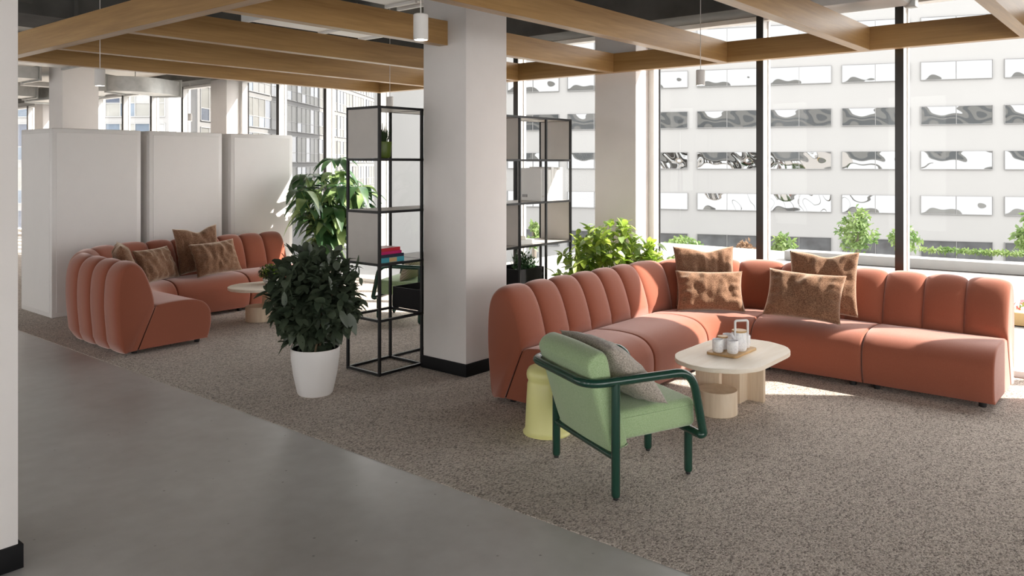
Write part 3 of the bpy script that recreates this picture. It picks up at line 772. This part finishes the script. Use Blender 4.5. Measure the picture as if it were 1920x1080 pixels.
# ------------------------------------------------------------------ plants
def leaf(bm, base, d, up, L, W, droop=.25, mi=0, rows=4, fold=.18):
    d = d.normalized(); s = d.cross(up)
    if s.length < 1e-4: s = d.cross(Vector((1, 0, 0)))
    s.normalize(); n = s.cross(d).normalized()
    prev = None
    for i in range(rows + 1):
        t = i / rows; wd = W * .5 * (math.sin(math.pi * min(1, t * .96 + .02)) ** .75) * (1.12 - .35 * t)
        c = base + d * (L * t * (1 - .12 * droop * t)) - n * 0 + Vector((0, 0, -1)) * (L * droop * t * t)
        row = [bm.verts.new(c - s * wd + n * wd * fold), bm.verts.new(c), bm.verts.new(c + s * wd + n * wd * fold)]
        if prev:
            for k in (0, 1):
                f = bm.faces.new((prev[k], prev[k + 1], row[k + 1], row[k])); f.material_index = mi; f.smooth = True
        prev = row
def rv(r): 
    while True:
        v = Vector((r.uniform(-1, 1), r.uniform(-1, 1), r.uniform(-1, 1)))
        if .05 < v.length <= 1: return v
def bush_mesh(seed, c, rad, n, L, W, droop=.3, inner=.35, mats=1, upb=.5, shape=None):
    r = random.Random(seed); mb = MB(); c = Vector(c)
    for i in range(n):
        v = rv(r).normalized(); q = inner + (1 - inner) * r.random() ** .6
        q *= 1 + .22 * noise.noise(v * 2.6 + Vector((seed, 0, 0)))
        p = Vector((v.x * rad[0] * q, v.y * rad[1] * q, v.z * rad[2] * q))
        d = v * .7 + rv(r) * 1.05 + Vector((0, 0, upb * .5))
        l = L * r.uniform(.7, 1.2)
        p -= d.normalized() * l * .5
        if shape: p = shape(p)
        leaf(mb.bm, c + p, d, Vector((0, 0, 1)) + rv(r) * .6, l, W * r.uniform(.8, 1.2), droop * r.uniform(.3, 1.5), mi=(0 if mats == 1 else (1 if r.random() < .35 else 0)))
    return mb
# topiary in the white pot
bp = thing('potted_bush', 'dense dark green round bush in a white pot on the carpet', 'potted plant', (3.375, 4.608, 0))
MB().lathe([(.100, .002), (.112, 0), (.122, .012), (.150, .14), (.165, .25), (.169, .318), (.166, .324), (.161, .322), (.160, .30), (.158, .26)], 48).build('pot', 'pot_white', bp, smooth=50)
MB().lathe([(.004, .272), (.1565, .270)], 32, cap=False).build('soil', 'soil', bp)
MB().lathe([(.1555, .262), (.1575, .314)], 40, cap=False).build('inner_liner', 'base_black', bp)
mb = MB(); rr = random.Random(4)
for k in range(9):
    a = rr.uniform(0, 6.28); q = rr.uniform(.02, .1); a2 = a + rr.uniform(-.6, .6)
    mb.tube([(math.cos(a) * q, math.sin(a) * q, .262), (math.cos(a2) * q * 1.6, math.sin(a2) * q * 1.6, .48), (math.cos(a2) * .18, math.sin(a2) * .18, .72)], [.008, .006, .003], 6)
mb.build('stem', 'stem', bp)
def topi(p):
    z = p.z / .385
    k = 1.0 if z > 0 else 1.0 + .0 * z
    return Vector((p.x * k, p.y * k, p.z))
def egg(p):
    k = 1 - .22 * max(0, -p.z / .375) ** 1.5
    if p.z < -.30: k *= .55
    return Vector((p.x * k, p.y * k, p.z))
bush_mesh(11, (0, 0, .668), (.345, .345, .385), 1500, .108, .056, .25, .30, upb=.5, shape=egg).build('foliage', 'leaf_dark', bp, smooth=None, fix=False)

# tall plant at the end of the far sofa
tall = thing('tall_pot_plant', 'tall plant with big drooping leaves at the end of the cabinet sofa', 'potted plant', (6.22, 8.22, 0))
MB().lathe([(.15, 0), (.17, .02), (.19, .34), (.185, .345), (.17, .33)], 32).build('pot', 'pot_white', tall, smooth=50)
MB().lathe([(.004, .315), (.172, .313)], 24, cap=False).build('soil', 'soil', tall)
r = random.Random(5); lm = MB(); sm = MB()
for k in range(11):
    a = k * 2.4 + r.uniform(-.3, .3); reach = r.uniform(.18, .50); top = r.uniform(1.0, 1.52) if k else 1.64
    if k == 0: reach = .08
    P = []
    for i in range(9):
        t = i / 8; P.append(Vector((math.cos(a) * (.05 + reach * t ** 1.6), math.sin(a) * (.05 + reach * t ** 1.6), .3 + (top - .3) * t)))
    sm.tube(P, [.011 - .007 * i / 8 for i in range(9)], 6)
    for i in range(3, 9):
        for q in range(5 if i < 8 else 7):
            aa = a + q * 1.7 + i * .9 + r.uniform(-.4, .4)
            d = Vector((math.cos(aa), math.sin(aa), r.uniform(.0, .5)))
            st_ = P[i] + d * r.uniform(.02, .07)
            leaf(lm.bm, st_, d, Vector((0, 0, 1)) + rv(r) * .3, r.uniform(.24, .35), r.uniform(.10, .145), r.uniform(.5, 1.0), mi=(1 if r.random() < .28 else 0), rows=6, fold=.22)
sm.build('stem', 'stem_g', tall); lm.build('foliage', ['leaf_mid', 'leaf_pale'], tall, smooth=None, fix=False)

# lime plant behind the window sofa
lp = thing('potted_plant', 'bright lime green leafy plant behind the window sofa corner', 'potted plant', (6.22, 4.0, 0))
MB().lathe([(.16, 0), (.18, .02), (.20, .42), (.19, .425), (.18, .40)], 32).build('pot', 'base_black', lp, smooth=50)
MB().lathe([(.004, .385), (.183, .383)], 24, cap=False).build('soil', 'soil', lp)
Rl = Vector((ss, -cc, 0)); Fl = Vector((cc, ss, 0))
r = random.Random(8); lm = MB(); sm = MB()
for k in range(58):
    lat = r.uniform(-1, 1); dep = r.uniform(-1, 1)
    hgt = 1.15 - .42 * abs(lat) ** 1.25 - r.random() ** 1.6 * .42 - .06 * abs(dep)
    tip = Rl * (lat * .58) + Fl * (dep * .20); tip.z = hgt
    if tip.y > .50: tip.y = .5
    P = [Vector((tip.x * .15, tip.y * .15, .38)), Vector((tip.x * .45, tip.y * .45, .38 + (hgt - .38) * .5)), Vector((tip.x * .8, tip.y * .8, .38 + (hgt - .38) * .85)), tip]
    P = [Vector(p) for p in P]
    sm.tube(P, [.005, .004, .003, .002], 5)
    for q in range(15):
        t = .35 + .65 * q / 14; seg = min(2, int(t * 3)); f = t * 3 - seg; p = P[seg].lerp(P[seg + 1], min(1, f))
        d = rv(r) + Vector((0, 0, .25))
        leaf(lm.bm, p, d, Vector((0, 0, 1)) + rv(r) * .5, r.uniform(.085, .145), r.uniform(.046, .074), r.uniform(.1, .5), mi=(1 if r.random() < .2 else 0), rows=4)
sm.build('stem', 'stem_g', lp); lm.build('foliage', ['leaf_lime', 'leaf_pale'], lp, smooth=None, fix=False)

def blades(mb, c, rad, n, h, seed, lean=.35, w=.006):
    r = random.Random(seed)
    for i in range(n):
        a = r.uniform(0, 6.283); q = math.sqrt(r.random()); b = Vector((c[0] + math.cos(a) * rad[0] * q, c[1] + math.sin(a) * rad[1] * q, c[2]))
        d = Vector((math.cos(a) * lean * q + r.uniform(-.15, .15), math.sin(a) * lean * q + r.uniform(-.15, .15), 1))
        leaf(mb.bm, b, d, Vector((math.cos(a), math.sin(a), .1)), h * r.uniform(.6, 1.1) * (1.1 - .4 * q), w, -.0 + r.uniform(0, .12), rows=3)
# olive pot on the top shelf
op = thing('small_grass_pot', 'olive green pot with spiky grass on the upper shelf', 'potted plant', (4.115, 4.765, SZ[4] + .0095))
MB().lathe([(.045, 0), (.062, .004), (.070, .02), (.080, .125), (.078, .130), (.070, .128), (.068, .11)], 32).build('pot', 'olive', op, smooth=50)
MB().lathe([(.004, .105), (.069, .104)], 20, cap=False).build('soil', 'soil', op)
mb = MB(); blades(mb, (-.005, 0, .103), (.045, .045), 170, .20, 3, .28, .007); mb.build('foliage', 'grass_b', op, smooth=None, fix=False)
# planter boxes on the low level
def planter(x0, x1, y0, y1, z0, h, label, seed, plant):
    t = thing('planter_box', label, 'planter', (x0, y0, z0), 0., 'black planter boxes on the shelf')
    w, d = x1 - x0, y1 - y0; k = .006
    m = MB(); m.box(0, w, 0, k, 0, h); m.box(0, w, d - k, d, 0, h); m.box(0, k, k, d - k, 0, h); m.box(w - k, w, k, d - k, 0, h); m.box(k, w - k, k, d - k, 0, .012)
    m.build('box', 'base_black', t, smooth=30)
    MB().box(k, w - k, k, d - k, h - .07, h - .055).build('soil', 'soil', t, smooth=30)
    plant(t, w, d, h)
    return t
def grassy(t, w, d, h):
    mb = MB(); blades(mb, (w * .60, d * .26, h - .057), (w * .26, d * .2), 420, .27, 6, .3, .008); mb.build('foliage', 'grass_b', t, smooth=None, fix=False)
def herby(t, w, d, h):
    mb = bush_mesh(9, (w * .70, d * .45, h + .02), (.13, .12, .12), 330, .05, .018, .2, .2); blades(mb, (w * .7, d * .45, h - .055), (.10, .10), 60, .27, 4, .3, .006)
    mb.build('foliage', 'leaf_mid', t, smooth=None, fix=False)
planter(4.40, 4.82, 4.615, 4.957, SZ[1] + .010, .165, 'black planter box with tall grass on the low shelf beside the column', 2, grassy)
planter(5.625, 5.992, 4.615, 4.957, SZ[1] + .010, .20, 'black planter box with wispy herbs behind the window sofa back', 3, herby)
# bowl plant on the far table
bo = thing('bowl_plant', 'shallow white bowl with fine green moss plant on the far coffee table', 'potted plant', (4.73, 7.19, .360))
MB().lathe([(.05, 0), (.075, .004), (.092, .03), (.095, .058), (.089, .058), (.086, .04)], 32).build('bowl', 'ceramic', bo, smooth=50)
MB().lathe([(.004, .046), (.087, .045)], 20, cap=False).build('soil', 'soil', bo)
bush_mesh(17, (0, 0, .115), (.135, .135, .085), 1500, .034, .011, .1, .1, mats=2).build('foliage', ['grass_b', 'leaf_lime'], bo, smooth=None, fix=False)

# ------------------------------------------------------------------ tall white cabinets
for x0, x1, lab in ((3.253, 4.178, 'tall white cabinet at the walkway end of the row'), (4.269, 5.164, 'tall white cabinet in the middle of the row of three'), (5.278, 6.167, 'tall white cabinet at the window end with the sun patch')):
    t = thing('tall_cabinet', lab, 'cabinet', (x0, 8.904, 0), 0., 'tall white cabinets behind the far sofa')
    w, d, h = x1 - x0, .85, 1.968
    MB().box(0, w, .004, d, 0, h, .012).build('body', 'white_paint', t, smooth=30)
    m = MB().box(.045, w - .045, 0, .01, .05, h - .045, .003, seg=1)
    m.build('front_panel', 'white_paint', t, smooth=30)
    MB().box(-.004, .006, .05, d - .04, .05, h - .045, .003, seg=1).build('side_panel', 'white_paint', t, smooth=30)

# ------------------------------------------------------------------ outside
tag(MB().box(7.3, 160, -80, 180, -7.6, -7.2).build('ground', 'paving', smooth=30), 'pale paved street far below the windows', 'ground', kind='structure')
tag(MB().box(7.3, 15.5, -14, 9.0, -.6, -.13).build('terrace_floor', 'paving', smooth=30), 'pale paved terrace outside the windows', 'terrace', kind='structure')
# low terrace wall with hedge
a1 = at(1400, 15); 
def wallseg(name, u0, D0, u1, D1, z0, z1, th, mat, label, cat, kind=None):
    p, q = Vector(at(u0, D0)), Vector(at(u1, D1)); L = (q - p).length; ang = math.atan2(q.y - p.y, q.x - p.x)
    o = MB().box(0, L, 0, th, z0, z1, .01).build(name, mat, None, (p.x, p.y, 0), (0, 0, ang), smooth=30)
    return tag(o, label, cat, kind=kind), L
wallseg('terrace_wall', 2300, 11.2, 1480, 14.5, -.12, .045, .35, 'outer_wall', 'low white terrace wall outside the windows', 'garden wall')
# facade A : white office block with ribbon windows
def facade(P0, ang, t0, t1, ztop, zbot, label):
    t = thing('office_building', label, 'building', (P0[0], P0[1], 0), ang)
    return t
PA = at(1600, 60.); angA = TH + R(71)          # runs to the left in the picture
fa = thing('office_building', 'white office block with ribbon windows across the street', 'building', (PA[0], PA[1], 0), angA)
def tA(u):  # distance along the facade for picture column u
    a = (u - 960) / F; dx, dy = math.cos(angA), math.sin(angA)
    rx, ry = cc + a * ss, ss - a * cc
    det = dx * (-ry) - dy * (-rx)
    return ((-PA[0]) * (-ry) - (-PA[1]) * (-rx)) / det
tag(fa)
wallm = MB().box(tA(2000) - 12, tA(930) + 12, -12, -.12, -7.4, 24)
wallm.build('wall', 'facade', fa, smooth=30)
pitch = abs(tA(1578) - tA(1726)); uw = pitch * .865
tbase = tA(1706)
fp = None
dark_src = MB().box(.035, uw - .035, -.10, -.06, .035, 1.325).build('pane', 'pane_ground', None, smooth=None)
dark_pane = dark_src.data; bpy.data.objects.remove(dark_src)
for k in range(-3, 7):
    for row in range(-2, 5):
        z1 = EYE + .92 + 3.275 * row; z0 = z1 - 1.36; ta = tbase + k * pitch
        if fp is None:
            f = MB(); b_ = .035
            f.box(0, uw, -.12, .0, 0, b_); f.box(0, uw, -.12, .0, 1.36 - b_, 1.36); f.box(0, b_, -.12, .0, b_, 1.36 - b_); f.box(uw - b_, uw, -.12, .0, b_, 1.36 - b_); f.box(uw / 2 - b_ / 2, uw / 2 + b_ / 2, -.12, .0, b_, 1.36 - b_)
            fo = f.build('window', 'frame_grey', fa, smooth=30)
            po = MB().box(b_, uw - b_, -.10, -.06, b_, 1.36 - b_).build('pane', 'reflect', fo, smooth=None)
            fp = fo; mirror_pane = po.data
        else:
            fo = fp.copy(); COL.objects.link(fo); fo.parent = fa
            po = fp.children[0].copy(); COL.objects.link(po); po.parent = fo
        po.data = dark_pane if row == -2 else mirror_pane
        fo.location = (ta, 0, z0)
# facade B : gridded residential block
cB = at(352, 55.)
def gridblock(name, label, loc, ang, L, nb, bw, ph, floors, z0, seed, wallm='facade2', framem='frame_out', panes=('pane_blue', 'pane_dark', 'pane_blind', 'pane_white')):
    t = thing(name, label, 'building', (*loc, 0), ang)
    MB().box(-.2, L, .1, 1.2, -7.4, z0 + ph * floors + 1).build('wall', wallm, t, smooth=30)
    r = random.Random(seed)
    for b in range(nb):
        for fl in range(floors):
            x = .2 + b * bw; z = z0 + fl * ph
            fr = MB(); W, Hh = bw - .25, ph - .42; k = .055
            nc = 5; cw = W / nc
            fr.box(0, W, .0, .09, 0, k); fr.box(0, W, .0, .09, Hh - k, Hh); fr.box(0, W, .02, .09, Hh * .36, Hh * .36 + k)
            for i in range(nc + 1): fr.box(max(0, i * cw - k / 2), min(W, i * cw + k / 2), .01, .09, 0, Hh)
            o = fr.build('window', framem, t, (x, 0, z), smooth=30)
            pm = MB()
            for i in range(nc):
                base = r.random()
                for jz in (0, 1):
                    q = r.random() * .6 + base * .4
                    mi = 0 if q < .28 else (1 if q < .42 else (2 if q < .75 else 3))
                    pm.box(i * cw + k / 2, (i + 1) * cw - k / 2, .05, .08, (k if jz == 0 else Hh * .36 + k), (Hh * .36 if jz == 0 else Hh - k), mi=mi)
            pm.build('panes', list(panes), o, smooth=None)
    return t
gridblock('apartment_building', 'gridded glass block receding beyond the far windows', (cB[0] + 1.4, cB[1] + .9), R(36.5), 100., 12, 7.0, 2.95, 8, -4.2, 3, 'facade2_dim', 'frame_out_dim', ('pane_blue_dim', 'pane_dark_dim', 'pane_blind_dim', 'pane_white_dim'))
gridblock('apartment_building', 'gridded glass block face turned to the far end windows', (cB[0] - .6 + 34 * math.cos(R(126.5)), cB[1] + 34 * math.sin(R(126.5))), R(-53.5), 33.2, 6, 5.5, 3.0, 8, -4.2, 5)

# trees and shrubs outside
def tree(u, D, v_top, v_bot, wpx, label, mat='leaf_out', seed=1, n=700, trunk=True, L=.16, name='street_tree', cat='tree'):
    x, y, zt = at(u, D, v_top); G = -7.2; zb = EYE + (HZ - v_bot) / F * D; rad = wpx * D / F / 2; h = (zt - zb) / 2
    t = thing(name, label, cat, (x, y, G))
    zb = zb - G - .12; 
    if trunk: MB().tube([(0, 0, 0), (.03, 0, zb + .12 + h * .6), (0, .02, zb + .12 + h * 1.4)], [.06, .045, .015], 8).build('trunk', 'bark', t)
    r = random.Random(seed); mb = MB()
    for i in range(n):
        v = rv(r); p = Vector((v.x * rad, v.y * rad, zb + .12 + h + v.z * h)); p.x *= 1 - .35 * max(0, v.z); p.y *= 1 - .35 * max(0, v.z)
        if noise.noise(p * (2.2 / max(.5, rad)) + Vector((seed * 7, 0, 0))) < -.12: continue
        leaf(mb.bm, p, rv(r), rv(r), L * r.uniform(.6, 1.3), L * .55, .2, rows=2)
    mb.build('foliage' if trunk else 'leaves', mat, t, smooth=None, fix=False)
    return t
tree(1607, 22, 388, 475, 72, 'young street tree seen through the middle of the big windows', seed=3, n=900)
tree(1697, 24, 424, 470, 60, 'small street tree half behind the window mullion', seed=5, n=500)
tree(1468, 19, 437, 505, 56, 'green shrub behind the square cushion by the window', 'leaf_out', 7, 700, False, .14, 'shrub', 'shrub')
tree(1396, 22, 448, 510, 60, 'russet shrub outside left of the window mullion', 'leaf_red', 8, 600, False, .14, 'shrub', 'shrub')
tree(1280, 21, 444, 475, 80, 'green hedge shrub low outside the first big window', 'leaf_out', 9, 600, False, .14, 'shrub', 'shrub')
tree(1330, 18, 468, 512, 70, 'pale russet shrub outside behind the cushions', 'leaf_red', 10, 400, False, .12, 'shrub', 'shrub')
tree(1000, 16, 415, 465, 26, 'small green shrub outside behind the shelf', 'leaf_out', 11, 300, True, .12, 'street_tree')
tree(1925, 19, 398, 480, 40, 'street tree at the far side of the last window', 'leaf_out', 13, 500)
# hedge strip behind the terrace wall
p, q = Vector(at(2250, 12.4)), Vector(at(1720, 14.2)); mb = MB(); r = random.Random(15)
for i in range(1500):
    c = p.lerp(q, r.random()); leaf(mb.bm, Vector((c.x + r.uniform(-.12, .12) + .25, c.y + r.uniform(-.12, .12), .035 + r.random() * .045)), rv(r), rv(r), .07, .035, .2, rows=2)
tag(mb.build('hedge', 'leaf_out', smooth=None, fix=False), 'low green hedge along the top of the terrace wall', 'hedge', kind='stuff')
# flower trough near the last window
p = at(1915, 8.6)
ft = thing('flower_trough', 'pale trough with pink flowers outside the last window', 'planter', (p[0], p[1], -.12), R(90))
MB().box(-1.2, 1.2, -.22, .22, 0, .12 + EYE - .0 - 1.6 + .02, .01).build('trough', 'tan', ft, smooth=30)
mb = MB(); r = random.Random(3)
for i in range(160): leaf(mb.bm, Vector((r.uniform(-1.1, 1.1), r.uniform(-.18, .18), .14 + r.random() * .08)), rv(r), rv(r), .06, .05, .1, rows=2, mi=(0 if r.random() < .6 else 1))
mb.build('flowers', ['flower', 'leaf_out'], ft, smooth=None, fix=False)
# our own building above the windows (seen only mirrored in the glass opposite)
ob = tag(MB().box(7.2, 7.4, -40, 60, 3.62, 11.5).build('upper_facade', 'facade', smooth=30), 'upper storeys of the office block itself', 'facade', kind='structure')
m = MB()
for k in range(2):
    m.box(7.4, 7.44, -40, 60, 4.6 + 3.3 * k, 6.4 + 3.3 * k)
m.build('window_bands', 'dark_band', ob, smooth=30)

# ------------------------------------------------------------------ light
sun_d = bpy.data.lights.new('sun', 'SUN'); sun = bpy.data.objects.new('sun', sun_d); COL.objects.link(sun)
dirv = Vector((.595, -.804, .89)).normalized()
sun.rotation_euler = dirv.to_track_quat('Z', 'Y').to_euler(); sun.location = (20, -20, 30)
sun_d.energy = 10.; sun_d.angle = R(.6); sun_d.color = (1, .93, .83)
w = bpy.data.worlds.new('sky'); SC.world = w; w.use_nodes = True
bg = w.node_tree.nodes['Background']; bg.inputs['Color'].default_value = (1., .985, .965, 1); bg.inputs['Strength'].default_value = 3.2

SC.view_settings.view_transform = 'Standard'; SC.view_settings.look = 'None'
SC.view_settings.exposure = .5; SC.view_settings.gamma = 1.; SC.view_settings.use_curve_mapping = False
cy = SC.cycles
cy.use_denoising = True; cy.max_bounces = 9; cy.diffuse_bounces = 6; cy.glossy_bounces = 4; cy.transparent_max_bounces = 12; cy.transmission_bounces = 4
cy.sample_clamp_indirect = 8.; cy.caustics_reflective = False; cy.caustics_refractive = False
